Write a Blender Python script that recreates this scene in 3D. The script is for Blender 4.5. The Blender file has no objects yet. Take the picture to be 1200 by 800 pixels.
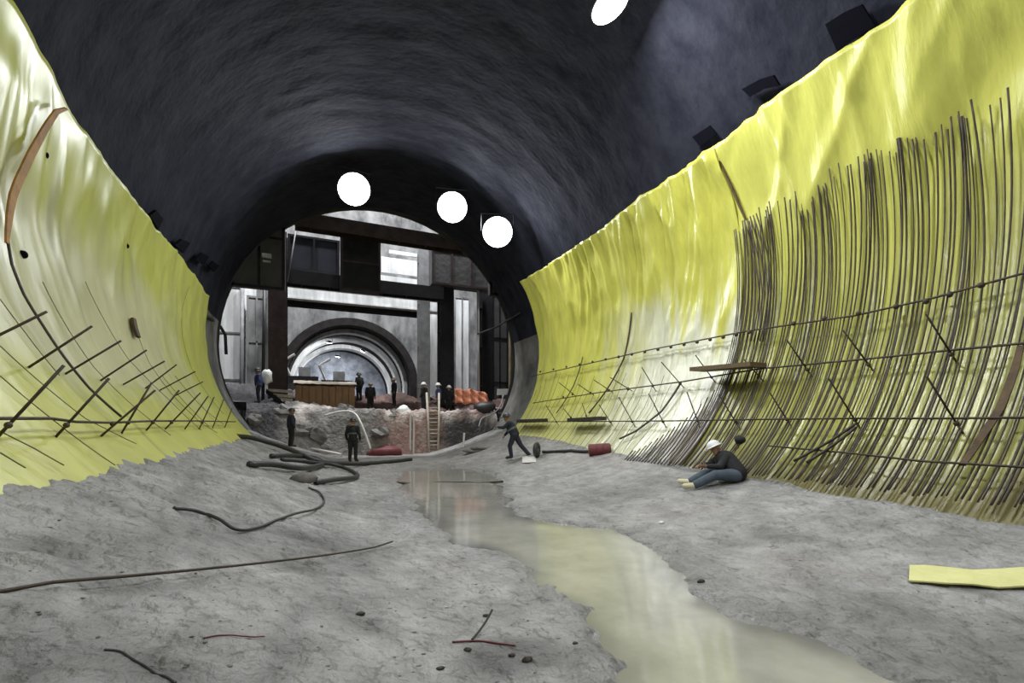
import bpy, math, random
import numpy as np
from mathutils import Vector, Matrix, noise

random.seed(7)
scene = bpy.context.scene
COL = scene.collection

# ------------------------------------------------------------------ camera
F, HOR, CAMH, YAW = 541.0, 495.0, 1.6, math.radians(23.0)
cam_d = bpy.data.cameras.new('camera'); cam = bpy.data.objects.new('camera', cam_d); COL.objects.link(cam)
cam.location = (0, 0, CAMH); cam.rotation_euler = (math.pi/2, 0, -YAW)
cam_d.sensor_width = 36.0; cam_d.lens = 36.0*F/1200.0
cam_d.shift_y = (HOR-400.0)/1200.0
cam_d.clip_start = 0.05; cam_d.clip_end = 300
scene.camera = cam

# ------------------------------------------------------------------ world, exposure
world = bpy.data.worlds.new('world'); scene.world = world; world.use_nodes = True
world.node_tree.nodes['Background'].inputs[0].default_value = (0.80, 0.85, 1.0, 1)
world.node_tree.nodes['Background'].inputs[1].default_value = 0.04
scene.view_settings.view_transform = 'Standard'
scene.view_settings.look = 'None'
scene.view_settings.gamma = 1.0
scene.view_settings.use_curve_mapping = False
scene.view_settings.exposure = 0.15
LAMP_W = 270.0          # each tunnel floodlight
FILL_W = 340.0          # unseen floodlights added above and behind the viewpoint to light the near tunnel
SHAFT_W = 2600.0         # unseen floodlights added in the shaft behind the portal

# ------------------------------------------------------------------ pixel helpers (a pixel gives a direction only)
RV = Vector((math.cos(YAW), -math.sin(YAW), 0)); FV = Vector((math.sin(YAW), math.cos(YAW), 0)); UV = Vector((0, 0, 1))
C0 = Vector((0, 0, CAMH))
def ray(px, py):
    return RV*((px-600)/F) + FV + UV*((HOR-py)/F)
def at_y(px, py, Y):
    d = ray(px, py); return C0 + d*(Y/d.y)
# tunnel section: an upright oval, axis along +Y
TCX, TCZ, TA, TBU, TBD = 3.1, 5.0, 7.0, 7.1, 6.3
YEND, YSHEET, YBACK = 23.5, 20.0, -9.0
def sec(t, Y, off=0.0):
    b = TBU if math.sin(t) > 0 else TBD
    return Vector((TCX+(TA-off)*math.cos(t), Y, TCZ+(b-off)*math.sin(t)))
def nrm(t):
    b = TBU if math.sin(t) > 0 else TBD
    return Vector((-math.cos(t)/TA, 0, -math.sin(t)/b)).normalized()
def wall(px, py, off=0.0):
    """(t, Y) where the pixel's ray meets the tunnel section set in by off"""
    d = ray(px, py); a = TA-off
    for b, up in ((TBU-off, 1), (TBD-off, 0)):
        A = (d.x/a)**2+(d.z/b)**2; B = 2*((C0.x-TCX)*d.x/a**2+(C0.z-TCZ)*d.z/b**2)
        Cc = ((C0.x-TCX)/a)**2+((C0.z-TCZ)/b)**2-1
        k = (-B+math.sqrt(B*B-4*A*Cc))/(2*A); p = C0+d*k
        if (p.z >= TCZ) == bool(up):
            t = math.atan2((p.z-TCZ)/b, (p.x-TCX)/a)
            if t < -math.pi/2: t += 2*math.pi
            return t, p.y
    return 0.0, p.y
def wpt(px, py, off=0.0):
    t, Y = wall(px, py, off); return sec(t, Y, off)
def sm(x):
    x = np.clip(x, 0, 1); return x*x*(3-2*x)

# ------------------------------------------------------------------ mesh helpers
class MB:
    def __init__(s): s.v = []; s.f = []
    def add(s, vs, fs):
        o = len(s.v); s.v += [tuple(v) for v in vs]; s.f += [tuple(i+o for i in f) for f in fs]; return s
    def box(s, c, ax, ay, az):
        c = Vector(c); ax, ay, az = Vector(ax), Vector(ay), Vector(az)
        vs = [c+ax*i+ay*j+az*k for k in (-1, 1) for j in (-1, 1) for i in (-1, 1)]
        return s.add(vs, [(0,2,3,1),(4,5,7,6),(0,1,5,4),(2,6,7,3),(0,4,6,2),(1,3,7,5)])
    def abox(s, x0, x1, y0, y1, z0, z1):
        return s.box(((x0+x1)/2, (y0+y1)/2, (z0+z1)/2), ((x1-x0)/2, 0, 0), (0, (y1-y0)/2, 0), (0, 0, (z1-z0)/2))
    def tube(s, pts, r, n=6):
        pts = [Vector(p) for p in pts]; m = len(pts)
        rs = r if isinstance(r, (list, tuple)) else [r]*m
        vs = []; fs = []; u = None
        for i, p in enumerate(pts):
            tg = (pts[min(i+1, m-1)]-pts[max(i-1, 0)]).normalized()
            if u is None: u = tg.orthogonal().normalized()
            u = (u-tg*u.dot(tg)).normalized(); w = tg.cross(u)
            for k in range(n):
                a = 2*math.pi*k/n; vs.append(p+(u*math.cos(a)+w*math.sin(a))*rs[i])
        for i in range(m-1):
            for k in range(n):
                fs.append((i*n+k, i*n+(k+1) % n, (i+1)*n+(k+1) % n, (i+1)*n+k))
        fs.append(tuple(range(n-1, -1, -1))); fs.append(tuple((m-1)*n+k for k in range(n)))
        return s.add(vs, fs)
    def capsule(s, a, b, ra, rb, n=14, m=5):
        a, b = Vector(a), Vector(b); ax = b-a
        L = ax.length; ax = ax.normalized() if L > 1e-6 else Vector((0, 0, 1))
        pts = []; rs = []
        for i in range(m):
            q = math.pi/2*i/m; pts.append(a-ax*ra*math.cos(q)); rs.append(max(ra*math.sin(q), 1e-4))
        pts.append(a); rs.append(ra)
        pts.append(b if L > 1e-6 else a+ax*1e-4); rs.append(rb)
        for i in range(m-1, -1, -1):
            q = math.pi/2*i/m; pts.append(b+ax*rb*math.cos(q)); rs.append(max(rb*math.sin(q), 1e-4))
        return s.tube(pts, rs, n)
    def ball(s, c, r, sz=(1, 1, 1), n=14, m=8):
        c = Vector(c); vs = []; fs = []
        for i in range(m+1):
            th = math.pi*i/m
            for k in range(n):
                a = 2*math.pi*k/n
                vs.append(c+Vector((r*sz[0]*math.sin(th)*math.cos(a), r*sz[1]*math.sin(th)*math.sin(a), r*sz[2]*math.cos(th))))
        for i in range(m):
            for k in range(n):
                fs.append((i*n+k, (i+1)*n+k, (i+1)*n+(k+1) % n, i*n+(k+1) % n))
        return s.add(vs, fs)
    def grid(s, P, nu, nv):
        """P[u][v] points"""
        vs = [P[i][j] for i in range(nu) for j in range(nv)]
        fs = [(i*nv+j, (i+1)*nv+j, (i+1)*nv+j+1, i*nv+j+1) for i in range(nu-1) for j in range(nv-1)]
        return s.add(vs, fs)
    def rock(s, c, r, seed, sz=(1, 1, .7), ang=0):
        q = MB().ball((0, 0, 0), 1, (1, 1, 1), 8 if ang else 10, 5 if ang else 6); o = Vector((seed*3.1, seed*7.7, 0))
        vs = []
        for v in q.v:
            v = Vector(v); k = 1+(.45+.3*ang)*noise.noise(v*1.1+o)+(.2+.4*ang)*noise.noise(v*2.6+o)
            vs.append(Vector(c)+Vector((v.x*sz[0], v.y*sz[1], v.z*sz[2]))*r*k)
        return s.add(vs, q.f)
    def build(s, name, mat, parent=None, smooth=False, origin=None):
        me = bpy.data.meshes.new(name)
        o_ = Vector(origin) if origin is not None else Vector((0, 0, 0))
        vs = [tuple(Vector(v)-o_) for v in s.v] if origin is not None else s.v
        me.from_pydata(vs, [], s.f); me.update()
        if smooth: me.polygons.foreach_set('use_smooth', [True]*len(me.polygons))
        o = bpy.data.objects.new(name, me); COL.objects.link(o)
        if origin is not None: o.location = o_
        if mat: me.materials.append(mat)
        if parent:
            o.parent = parent
            if origin is None: o.matrix_parent_inverse = Matrix.Translation(-parent.location) if parent.rotation_euler.z == 0 else parent.matrix_basis.inverted()
        return o
def empty(name, loc=(0, 0, 0)):
    o = bpy.data.objects.new(name, None); COL.objects.link(o); o.location = loc; o.empty_display_size = .2; return o
def tag(o, label, cat, group=None):
    o['label'] = label; o['category'] = cat
    if group: o['group'] = group
    return o
def struct(o, label=None):
    o['kind'] = 'structure'
    if label: o['label'] = label
    return o
def set_col(o, cols):
    me = o.data; ca = me.color_attributes.new('Col', 'FLOAT_COLOR', 'POINT')
    ca.data.foreach_set('color', np.asarray(cols, dtype=np.float32).ravel())

# ------------------------------------------------------------------ materials
def mat(name, col, rough=.7, col2=None, scale=4.0, bump=0.0, bscale=None, metal=0.0, spec=.5, attr=False, stretch=None, detail=5, thr=(.35, .65), bdist=.05, wet=False, speck=None):
    m = bpy.data.materials.new(name); m.use_nodes = True; nt = m.node_tree; N = nt.nodes; L = nt.links
    b = N['Principled BSDF']; b.inputs['Roughness'].default_value = rough; b.inputs['Metallic'].default_value = metal
    b.inputs['Specular IOR Level'].default_value = spec
    b.inputs['Base Color'].default_value = (*col, 1)
    tc = N.new('ShaderNodeTexCoord'); mp = N.new('ShaderNodeMapping'); L.new(tc.outputs['Object'], mp.inputs[0])
    if stretch: mp.inputs['Scale'].default_value = stretch
    base = None
    if attr:
        at = N.new('ShaderNodeVertexColor'); at.layer_name = 'Col'; base = at.outputs[0]
        if wet: L.new(at.outputs[1], b.inputs['Roughness'])
    if col2:
        n = N.new('ShaderNodeTexNoise'); n.inputs['Scale'].default_value = scale; n.inputs['Detail'].default_value = detail
        n.inputs['Roughness'].default_value = .65
        L.new(mp.outputs[0], n.inputs[0])
        mr = N.new('ShaderNodeMapRange'); mr.inputs[1].default_value = thr[0]; mr.inputs[2].default_value = thr[1]
        L.new(n.outputs[0], mr.inputs[0])
        mx = N.new('ShaderNodeMix'); mx.data_type = 'RGBA'; L.new(mr.outputs[0], mx.inputs[0])
        if attr:
            mx.blend_type = 'MULTIPLY'; L.new(base, mx.inputs[6]); mx.inputs[7].default_value = (*col2, 1)
        else:
            mx.inputs[6].default_value = (*col, 1); mx.inputs[7].default_value = (*col2, 1)
        base = mx.outputs[2]
    if speck:
        n3 = N.new('ShaderNodeTexNoise'); n3.inputs['Scale'].default_value = speck[0]; n3.inputs['Detail'].default_value = 8; n3.inputs['Roughness'].default_value = .7
        n3.inputs['Distortion'].default_value = .6
        L.new(mp.outputs[0], n3.inputs[0]); m3 = N.new('ShaderNodeMapRange'); m3.inputs[1].default_value = speck[1]; m3.inputs[2].default_value = speck[2]; L.new(n3.outputs[0], m3.inputs[0])
        x3 = N.new('ShaderNodeMix'); x3.data_type = 'RGBA'; x3.blend_type = 'MULTIPLY'; L.new(m3.outputs[0], x3.inputs[0]); L.new(base, x3.inputs[6]); x3.inputs[7].default_value = (speck[3], speck[3], speck[3], 1); base = x3.outputs[2]
    if base is not None: L.new(base, b.inputs['Base Color'])
    if bump:
        n2 = N.new('ShaderNodeTexNoise'); n2.inputs['Scale'].default_value = bscale or scale*4; n2.inputs['Detail'].default_value = 6
        L.new(mp.outputs[0], n2.inputs[0])
        bp = N.new('ShaderNodeBump'); bp.inputs['Strength'].default_value = bump; bp.inputs['Distance'].default_value = bdist
        L.new(n2.outputs[0], bp.inputs['Height']); L.new(bp.outputs[0], b.inputs['Normal'])
    return m
def emit(name, col, s):
    m = bpy.data.materials.new(name); m.use_nodes = True; nt = m.node_tree
    b = nt.nodes['Principled BSDF']; b.inputs['Base Color'].default_value = (*col, 1)
    b.inputs['Emission Color'].default_value = (*col, 1); b.inputs['Emission Strength'].default_value = s
    return m
M = {}
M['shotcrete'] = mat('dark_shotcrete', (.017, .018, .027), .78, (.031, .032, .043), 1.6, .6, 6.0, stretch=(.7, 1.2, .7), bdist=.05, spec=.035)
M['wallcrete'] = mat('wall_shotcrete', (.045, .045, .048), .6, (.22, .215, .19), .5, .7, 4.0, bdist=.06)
M['membrane'] = mat('yellow_membrane', (.6, .56, .06), .30, (.80, .80, .78), 1.1, .5, 3.0, attr=True, stretch=(.8, 2.4, .5), bdist=.06, spec=.5)
M['membrane_l'] = mat('pale_yellow_membrane', (.6, .56, .06), .34, (.82, .82, .80), 1.1, .22, 2.2, attr=True, stretch=(.7, 1.6, .4), bdist=.05, spec=.5)
M['floor'] = mat('grey_mud_floor', (.26, .26, .27), .62, (.58, .57, .56), 2.6, 1.0, 8.0, attr=True, bdist=.14, spec=.4, detail=9, thr=(.38, .70), stretch=(1, .8, 1), wet=True, speck=(5.0, .56, .70, .40))
M['water'] = mat('murky_water', (.44, .42, .34), .09, (.75, .75, .76), 1.3, .03, 3.0, spec=.8, attr=True)
M['rebar'] = mat('dark_rebar', (.030, .026, .022), .6, (.075, .05, .03), 6, 0, metal=.2)
M['rebar_l'] = mat('grey_rebar', (.05, .045, .035), .6, (.09, .07, .045), 6, 0, metal=.2)
M['rebar_t'] = mat('olive_rebar', (.16, .15, .06), .6, (.11, .10, .05), 6)
M['rust'] = mat('rust_brown', (.40, .19, .02), .7, (.22, .11, .025), 3, .3)
M['rust2'] = mat('dark_rust', (.055, .030, .012), .7, (.10, .058, .018), 5, .3)
M['black'] = mat('black_membrane', (.004, .004, .007), .9, spec=.05)
M['rubber'] = mat('black_rubber', (.02, .02, .022), .5, (.035, .034, .034), 8)
M['wood'] = mat('brown_board', (.09, .06, .025), .7, (.16, .11, .05), 6, .2, stretch=(1, 8, 8))
M['darkwood'] = mat('dark_board', (.025, .02, .015), .7, (.05, .04, .03), 6)
M['palewood'] = mat('pale_timber', (.48, .42, .34), .7, (.36, .30, .24), 6)
M['dirt'] = mat('brown_dirt', (.22, .20, .185), .85, (.55, .52, .50), 2.2, .9, 6.0, attr=True, bdist=.12)
M['rock'] = mat('grey_rock', (.10, .095, .09), .9, (.24, .225, .21), 2.0, .6, 6.0)
M['crumb'] = mat('mud_crumb', (.12, .115, .11), .9, (.22, .21, .20), 9)
M['steel_p'] = mat('purple_brown_steel', (.026, .017, .016), .6, (.055, .037, .034), 2.0, spec=.25)
M['arch'] = mat('dark_arch', (.014, .012, .012), .8, (.026, .022, .021), 2.0, spec=.1)
M['steel_d'] = mat('dark_steel', (.010, .010, .012), .6, (.02, .019, .022), 2.0, spec=.25)
M['steel_g'] = mat('grey_steel', (.16, .16, .165), .6, (.26, .26, .26), 2.0)
M['navy'] = mat('navy_panel', (.010, .012, .022), .5, (.016, .019, .03), 2.0)
M['white'] = mat('white_concrete', (.74, .74, .73), .7, (.46, .46, .45), 1.2, .2, stretch=(1.5, 1.5, .25))
M['concrete'] = mat('grey_concrete', (.06, .06, .06), .8, (.24, .235, .23), .9, .5, 3, stretch=(1, 1, .5))
M['dconcrete'] = mat('dark_concrete', (.05, .048, .05), .8, (.09, .085, .085), .5, .5, 3)
M['pipe'] = mat('pale_pipe', (.60, .57, .54), .5)
M['orange'] = mat('orange_netting', (.60, .17, .08), .7, (.75, .35, .22), 5)
M['soil'] = mat('brown_timber_box', (.34, .19, .10), .8, (.22, .13, .07), 1.5, .5, stretch=(1, 1, .6))
M['sand'] = mat('pale_sand', (.55, .47, .38), .9, (.42, .36, .30), 3)
M['redtarp'] = mat('red_tarp', (.16, .025, .03), .6, (.10, .02, .02), 3)
M['skin'] = mat('skin', (.32, .18, .12), .55)
M['navycloth'] = mat('navy_cloth', (.018, .020, .032), .85)
M['blackcloth'] = mat('black_cloth', (.014, .014, .016), .85)
M['denim'] = mat('blue_grey_denim', (.055, .075, .10), .85, (.08, .10, .125), 6)
M['bluecloth'] = mat('blue_cloth', (.03, .05, .13), .85)
M['whitehat'] = mat('white_plastic', (.8, .8, .78), .35)
M['darkhat'] = mat('dark_plastic', (.03, .03, .035), .35)
M['band'] = mat('grey_reflective_band', (.11, .12, .11), .4)
M['boot'] = mat('dark_boot', (.03, .026, .022), .6)
M['paleboot'] = mat('pale_boot', (.62, .58, .38), .6)
M['lamp_house'] = mat('lamp_housing', (.04, .04, .045), .4, metal=.6)
M['lens'] = emit('lamp_lens', (.93, .96, 1.0), 12.0)
M['farlens'] = emit('far_lamp_lens', (.95, .97, 1.0), 25.0)

# ------------------------------------------------------------------ tunnel shell
def shell(name, t0, t1, m, amp, seed, step=.14):
    nt_ = int(abs(t1-t0)*7/step)+1; ny = int((YEND-YBACK)/step)+1
    P = []
    for i in range(ny):
        Y = YBACK+(YEND-YBACK)*i/(ny-1); row = []
        for j in range(nt_):
            t = t0+(t1-t0)*j/(nt_-1); p = sec(t, Y)
            q = Vector((p.x*.5, p.y*1.2, p.z*.5))+Vector((seed, 0, 0))
            d = amp*(noise.noise(q)*.9+.5*noise.noise(q*3.1)) + amp*.8*max(0, noise.noise(Vector((p.y*2.3+seed, t*.8, 3))))
            row.append(p - nrm(t)*(.07-d))
        P.append(row)
    return MB().grid(P, ny, nt_).build(name, m, smooth=True)
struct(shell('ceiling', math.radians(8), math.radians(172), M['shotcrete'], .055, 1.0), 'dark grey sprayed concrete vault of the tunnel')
struct(shell('wall_right', math.radians(8), math.radians(-62), M['wallcrete'], .04, 9.0, .22), 'bare sprayed concrete of the right tunnel side')
struct(shell('wall_left', math.radians(172), math.radians(242), M['wallcrete'], .04, 5.0, .22), 'bare sprayed concrete of the left tunnel side')
# portal face of the shaft around the tunnel mouth
pf = MB(); P = []
for i in range(65):
    t = 2*math.pi*i/64; p = sec(t, YEND+.02, -.06); o = sec(t, YEND+.02, -16)
    P.append([p, o, o+Vector((0, .4, 0)), p+Vector((0, .4, 0))])
struct(pf.grid(P, 65, 4).build('wall_portal', M['dconcrete']), 'dark concrete face around the tunnel mouth')

# ------------------------------------------------------------------ floor
def pix_floor0(px, py, z=0.0):
    d = ray(px, py); k = (z-CAMH)/d.z; p = C0+d*k; return p.x, p.y
PUD = [(462,562),(478,549),(520,545),(578,552),(592,575),(606,603),(650,612),(705,616),(742,627),(790,662),(822,690),(870,722),
       (950,752),(1020,777),(1085,803),(1170,860),(1180,950),(760,950),(690,850),(715,800),(735,775),(700,745),(676,712),(640,690),(618,668),(594,652),(556,642),(528,636),(508,612),(484,592)]
PUDW = np.array([pix_floor0(*p) for p in PUD])
def poly_sd(X, Y, V):
    """signed distance to polygon, negative inside"""
    d = np.full(X.shape, 1e9); ins = np.zeros(X.shape, bool); n = len(V)
    for i in range(n):
        a = V[i]; b = V[(i+1) % n]; e = b-a
        wx, wy = X-a[0], Y-a[1]; k = np.clip((wx*e[0]+wy*e[1])/(e@e), 0, 1)
        d = np.minimum(d, np.hypot(wx-k*e[0], wy-k*e[1]))
        c = ((a[1] > Y) != (b[1] > Y)) & (X < (b[0]-a[0])*(Y-a[1])/(b[1]-a[1]+1e-12)+a[0]); ins ^= c
    return np.where(ins, -d, d)
def fbase(x, y):
    x = np.asarray(x, float); y = np.asarray(y, float)
    zl = 1.22*np.clip((1.0-x)/3.6, 0, 1.3)**1.35
    h = .42+.5*np.clip((y-3)/14, 0, 1)
    zr = h*np.clip((x-4.9)/3.2, 0, 1.35)**1.3
    return zl+zr+.02
def nz(x, y, s, o=0.0): return noise.noise(Vector((x*s+o, y*s-o, o*1.7)))
def flump(x, y):
    left = float(sm((1.4-x)/2.5)); 
    return .035*nz(x, y, .9)+.020*nz(x, y, 2.7, 4)+(.014+.05*left)*nz(x*.8+y*.5, y*1.6, 4.2, 9)+.008*abs(nz(x, y, 9, 2))-.05*left*float(sm((x+2.1)/.8))*max(0, 1-5*abs(nz(x*.9+y*.5, y*.45-x*.2, 1.5, 77)))
def fz(x, y):
    sd = float(poly_sd(np.array([x]), np.array([y]), PUDW)[0])
    return float(fbase(x, y))+max(flump(x, y), -.02)-.085*float(sm((.12-sd)/.3))
def fpt(px, py, lift=0.0):
    """where the pixel's ray meets the floor"""
    z = 0.0
    for _ in range(12):
        x, y = pix_floor0(px, py, z); z = .5*z+.5*float(fbase(x, y))
        z = min(z, 1.5-(0 if py > 497 else .0))
    z = fz(x, y); x, y = pix_floor0(px, py, z)
    return Vector((x, y, fz(x, y)+lift))
def fpt_s(px, py):
    z = 0.0
    for _ in range(14):
        x, y = pix_floor0(px, py, z); z = min(.5*z+.5*float(fbase(x, y)), 1.5)
    return Vector((x, y, fz(x, y)))
xs = np.arange(-3.6, 9.3, .055)
ys = [-1.5]
while ys[-1] < 25.2: ys.append(ys[-1]+.04+.006*max(0, ys[-1]-2))
ys = np.array(ys); GX, GY = np.meshgrid(xs, ys, indexing='ij')
warp = np.vectorize(lambda a, b: .17*nz(a, b, 1.6, 31)+.09*nz(a, b, 4.5, 13)+.05*nz(a, b, 11, 3))(GX, GY)
SD = poly_sd(GX, GY, PUDW)+warp
LUMP = np.vectorize(flump)(GX, GY)
GZ = fbase(GX, GY)+np.maximum(LUMP, -.02)-.085*sm((.12-SD)/.3)
P = [[(GX[i, j], GY[i, j], GZ[i, j]) for j in range(len(ys))] for i in range(len(xs))]
fl = MB().grid(P, len(xs), len(ys)).build('floor', M['floor'], smooth=True)
wet = sm((.75-SD)/1.1)[..., None]
N1 = np.vectorize(lambda a, b: nz(a, b, .45, 50)+.5*nz(a, b, 1.3, 70))(GX, GY)[..., None]
brown = np.clip(sm((N1-.25)/.5), 0, 1)
far = sm((GY-9)/9)[..., None]
N2 = np.vectorize(lambda a, b: nz(a, b, 2.4, 33)+.6*nz(a, b, 6.0, 12))(GX, GY)[..., None]
N3 = np.vectorize(lambda a, b: max(0, 1-4*abs(nz(a*.9+b*.5, b*.45-a*.2, 1.5, 77))))(GX, GY)[..., None]
base = (1+.20*N2)*(1-.30*N3*sm((1.8-GX)/2)[..., None])*np.array([.365, .357, .350])*(1+.38*N1)
base = base*(1-.35*brown)+np.array([.20, .17, .15])*.35*brown
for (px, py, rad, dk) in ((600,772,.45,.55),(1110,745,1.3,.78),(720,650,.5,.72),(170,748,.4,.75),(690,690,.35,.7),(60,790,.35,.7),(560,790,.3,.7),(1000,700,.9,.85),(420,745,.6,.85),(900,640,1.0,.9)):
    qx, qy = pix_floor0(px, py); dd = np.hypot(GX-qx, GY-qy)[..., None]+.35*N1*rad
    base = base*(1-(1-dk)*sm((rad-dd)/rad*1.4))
WN = np.clip(wet*1.0+.35*N1*(wet > .02), 0, 1)
base = base*(1-.30*WN)
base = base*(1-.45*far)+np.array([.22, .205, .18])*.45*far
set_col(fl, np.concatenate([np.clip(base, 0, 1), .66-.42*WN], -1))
struct(fl, 'uneven grey mud and concrete floor of the tunnel')
# water sheet
wx = np.linspace(1.0, 5.6, 95); wy = np.linspace(-1.4, 15.5, 240); WX, WY = np.meshgrid(wx, wy, indexing='ij')
WS = poly_sd(WX, WY, PUDW)+np.vectorize(lambda a, b: .25*nz(a, b, .9, 61)+.12*nz(a, b, 3.1, 5))(WX, WY)
P = [[(WX[i, j], WY[i, j], -.022) for j in range(240)] for i in range(95)]
pud = MB().grid(P, 95, 240).build('puddle', M['water'], smooth=True)
k_ = sm((.15-WS)/.6)[..., None]*(1-.55*sm((WY-5.5)/3.5))[..., None]
wc = np.array([.20, .195, .185])*(1-k_)+np.array([.43, .42, .36])*k_
set_col(pud, np.concatenate([wc, np.ones(wc.shape[:2]+(1,))], -1))
tag(pud, 'long shallow puddle of murky water down the middle of the floor', 'puddle')

# ------------------------------------------------------------------ yellow membranes
def tr(pixels, off=0.0):
    pts = sorted([(wall(px, py, off)[1], wall(px, py, off)[0]) for px, py in pixels]); return np.array([p[0] for p in pts]), np.array([p[1] for p in pts])
LY, LT = tr([(8,0),(28,30),(52,72),(80,130),(130,200),(185,270),(215,305),(240,342)], .12)
RY, RT = tr([(1070,0),(1000,48),(900,120),(840,170),(760,225),(700,272),(640,312),(616,326)], .12)
def fold(Y, s, k, seed, sharp=1.0):
    a = noise.noise(Vector((Y*k+s*.25*math.sin(seed), s*.22, seed)))
    return max(0.0, 1-abs(a)*3.0)**1.4
def sheet(name, side, y0, y1, ytop, ttop, tbot, dispf, colf, label, step=.055, sstep=.10, off=.12, m='membrane'):
    ny = int((y1-y0)/step)+1; ns = int(10.5/sstep); P = []; cols = []
    for i in range(ny):
        Y = y0+(y1-y0)*i/(ny-1)
        tt = float(np.interp(Y, ytop, ttop)); edge = .035*noise.noise(Vector((Y*1.1, side*3, 0)))+.018*noise.noise(Vector((Y*3.7, side, 5)))
        tt = tt+side*edge*(.35 if side > 0 else .2)
        row = []
        for j in range(ns):
            s = j/(ns-1); t = tt+(tbot-tt)*s
            h = s*10.0                      # metres below the top edge, about
            p = sec(t, Y, off); d = dispf(Y, h, p)
            row.append(p+nrm(t)*d); cols.append((*colf(Y, h, p), 1))
        P.append(row)
    o = MB().grid(P, ny, ns).build(name, M[m], smooth=True)
    sol = o.modifiers.new('thick', 'SOLIDIFY'); sol.thickness = .02; sol.offset = 0
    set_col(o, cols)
    return tag(o, label, 'membrane', None)
BYB = np.array(sorted((wall(px, py, .3)[1], wall(px, py, .3)[0]) for px, py in [(872,330),(868,400),(846,445),(800,492),(745,527)]))
YEL = np.array([.60, .59, .11]); LIME = np.array([.52, .54, .10]); PALE = np.array([.56, .55, .30]); GLARE = np.array([.72, .72, .58]); MUD = np.array([.16, .13, .06]); OLV = np.array([.42, .42, .09])
def lerp(a, b, k): k = min(max(k, 0), 1); return a*(1-k)+b*k
def sstep(a, b, x): return float(sm((x-a)/(b-a)))
def dl(Y, h, p):
    env = 1-sstep(1.5, 6, h); w = sstep(6, 12, Y)
    big = .16*noise.noise(Vector((Y*.55, h*.5, 2)))*env*(1-w*.6)
    cm = 1-.6*sstep(7, 11, Y); cm *= .35+.65*sstep(0, 1.2, h)
    d = big*(.3+.7*sstep(0, 1.2, h))+cm*(.12*env*fold(Y+h*.12, h, .8, 3.0)+.05*env*fold(Y-h*.05, h*.5, 1.7, 7))+.018*(1-sstep(7, 8.6, h))*fold(Y, h*.4, .9, 9)+.02*noise.noise(Vector((Y*3, h*1.2, 9)))*env
    return d+.04*(1-sstep(0, .5, h))*noise.noise(Vector((Y*1.2, 0, 4)))
def cl(Y, h, p):
    n = noise.noise(Vector((Y*.8, h*.45, 1)))+.5*noise.noise(Vector((Y*3.5, h*.35, 8)))
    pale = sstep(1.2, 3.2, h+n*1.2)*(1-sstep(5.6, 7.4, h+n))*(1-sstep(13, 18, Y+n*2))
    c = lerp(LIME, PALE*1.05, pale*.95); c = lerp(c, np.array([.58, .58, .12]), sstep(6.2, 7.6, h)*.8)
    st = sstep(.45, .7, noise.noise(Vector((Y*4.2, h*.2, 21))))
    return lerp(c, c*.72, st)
def dr(Y, h, p):
    env = 1-sstep(2.0, 6.5, h)
    d = .15*env*fold(Y+h*.22, h, 1.0, 5.0)+.08*env*fold(Y-h*.1, h, 2.2, 11)+.04*noise.noise(Vector((Y*1.4, h*1.4, 3)))*env
    return d+.02*fold(Y, h*.3, 1.6, 2)
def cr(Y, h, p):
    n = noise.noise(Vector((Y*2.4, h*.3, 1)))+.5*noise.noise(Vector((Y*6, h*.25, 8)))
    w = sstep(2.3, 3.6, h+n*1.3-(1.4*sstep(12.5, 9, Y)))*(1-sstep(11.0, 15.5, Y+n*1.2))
    c = lerp(YEL, GLARE, w*.85); c = lerp(c, PALE*.95, sstep(6.0, 8.0, h)*.45)  # whitish lower part: lamp glare on the sheet, put into its colour
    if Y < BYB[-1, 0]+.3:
        tb_ = math.asin(max(-1, min(1, (p.z-TCZ)/(TBD-.12)))); c = lerp(c, MUD*.9, sstep(-.01, .03, float(np.interp(Y, BYB[:, 0], BYB[:, 1]))-tb_))  # mud, with the shadow behind the bars mixed into the brown
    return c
def dn(Y, h, p):
    env = 1-sstep(1.6, 3.4, h)
    d = .22*env*noise.noise(Vector((Y*.7, h*.55, 12)))+.13*env*fold(Y+h*.45, h*1.2, .7, 4.0)+.10*env*fold(Y*.6-h*.6, h, 1.0, 15)+.03*fold(Y, h*.4, 1.8, 6)
    return d
def cn(Y, h, p):
    n = noise.noise(Vector((Y*1.1, h*.6, 6)))
    c = lerp(YEL*np.array([1.02, 1.03, 1.2]), OLV*1.15, sstep(3.0, 5.6, h+n)); 
    c = lerp(c, PALE*.8, .5*sstep(4.5, 2.5, Y)*sstep(2.2, 3.5, h))
    mud = (1-sstep(.5, 1.4, p.z+n*.4))
    c = lerp(c, MUD, mud*.85); return c
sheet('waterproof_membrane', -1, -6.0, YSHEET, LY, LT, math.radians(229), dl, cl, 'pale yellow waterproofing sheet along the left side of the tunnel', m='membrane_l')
sheet('waterproof_membrane', 1, 8.45, YSHEET, RY, RT, math.radians(-53), dr, cr, 'creased yellow sheet with whitish glare painted on lower half on the far right wall')
sheet('waterproof_membrane', 1, -6.0, 8.6, RY, RT, math.radians(-53), dn, cn, 'bright yellow sheet behind dense bars on the near right wall', off=.07)

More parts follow.
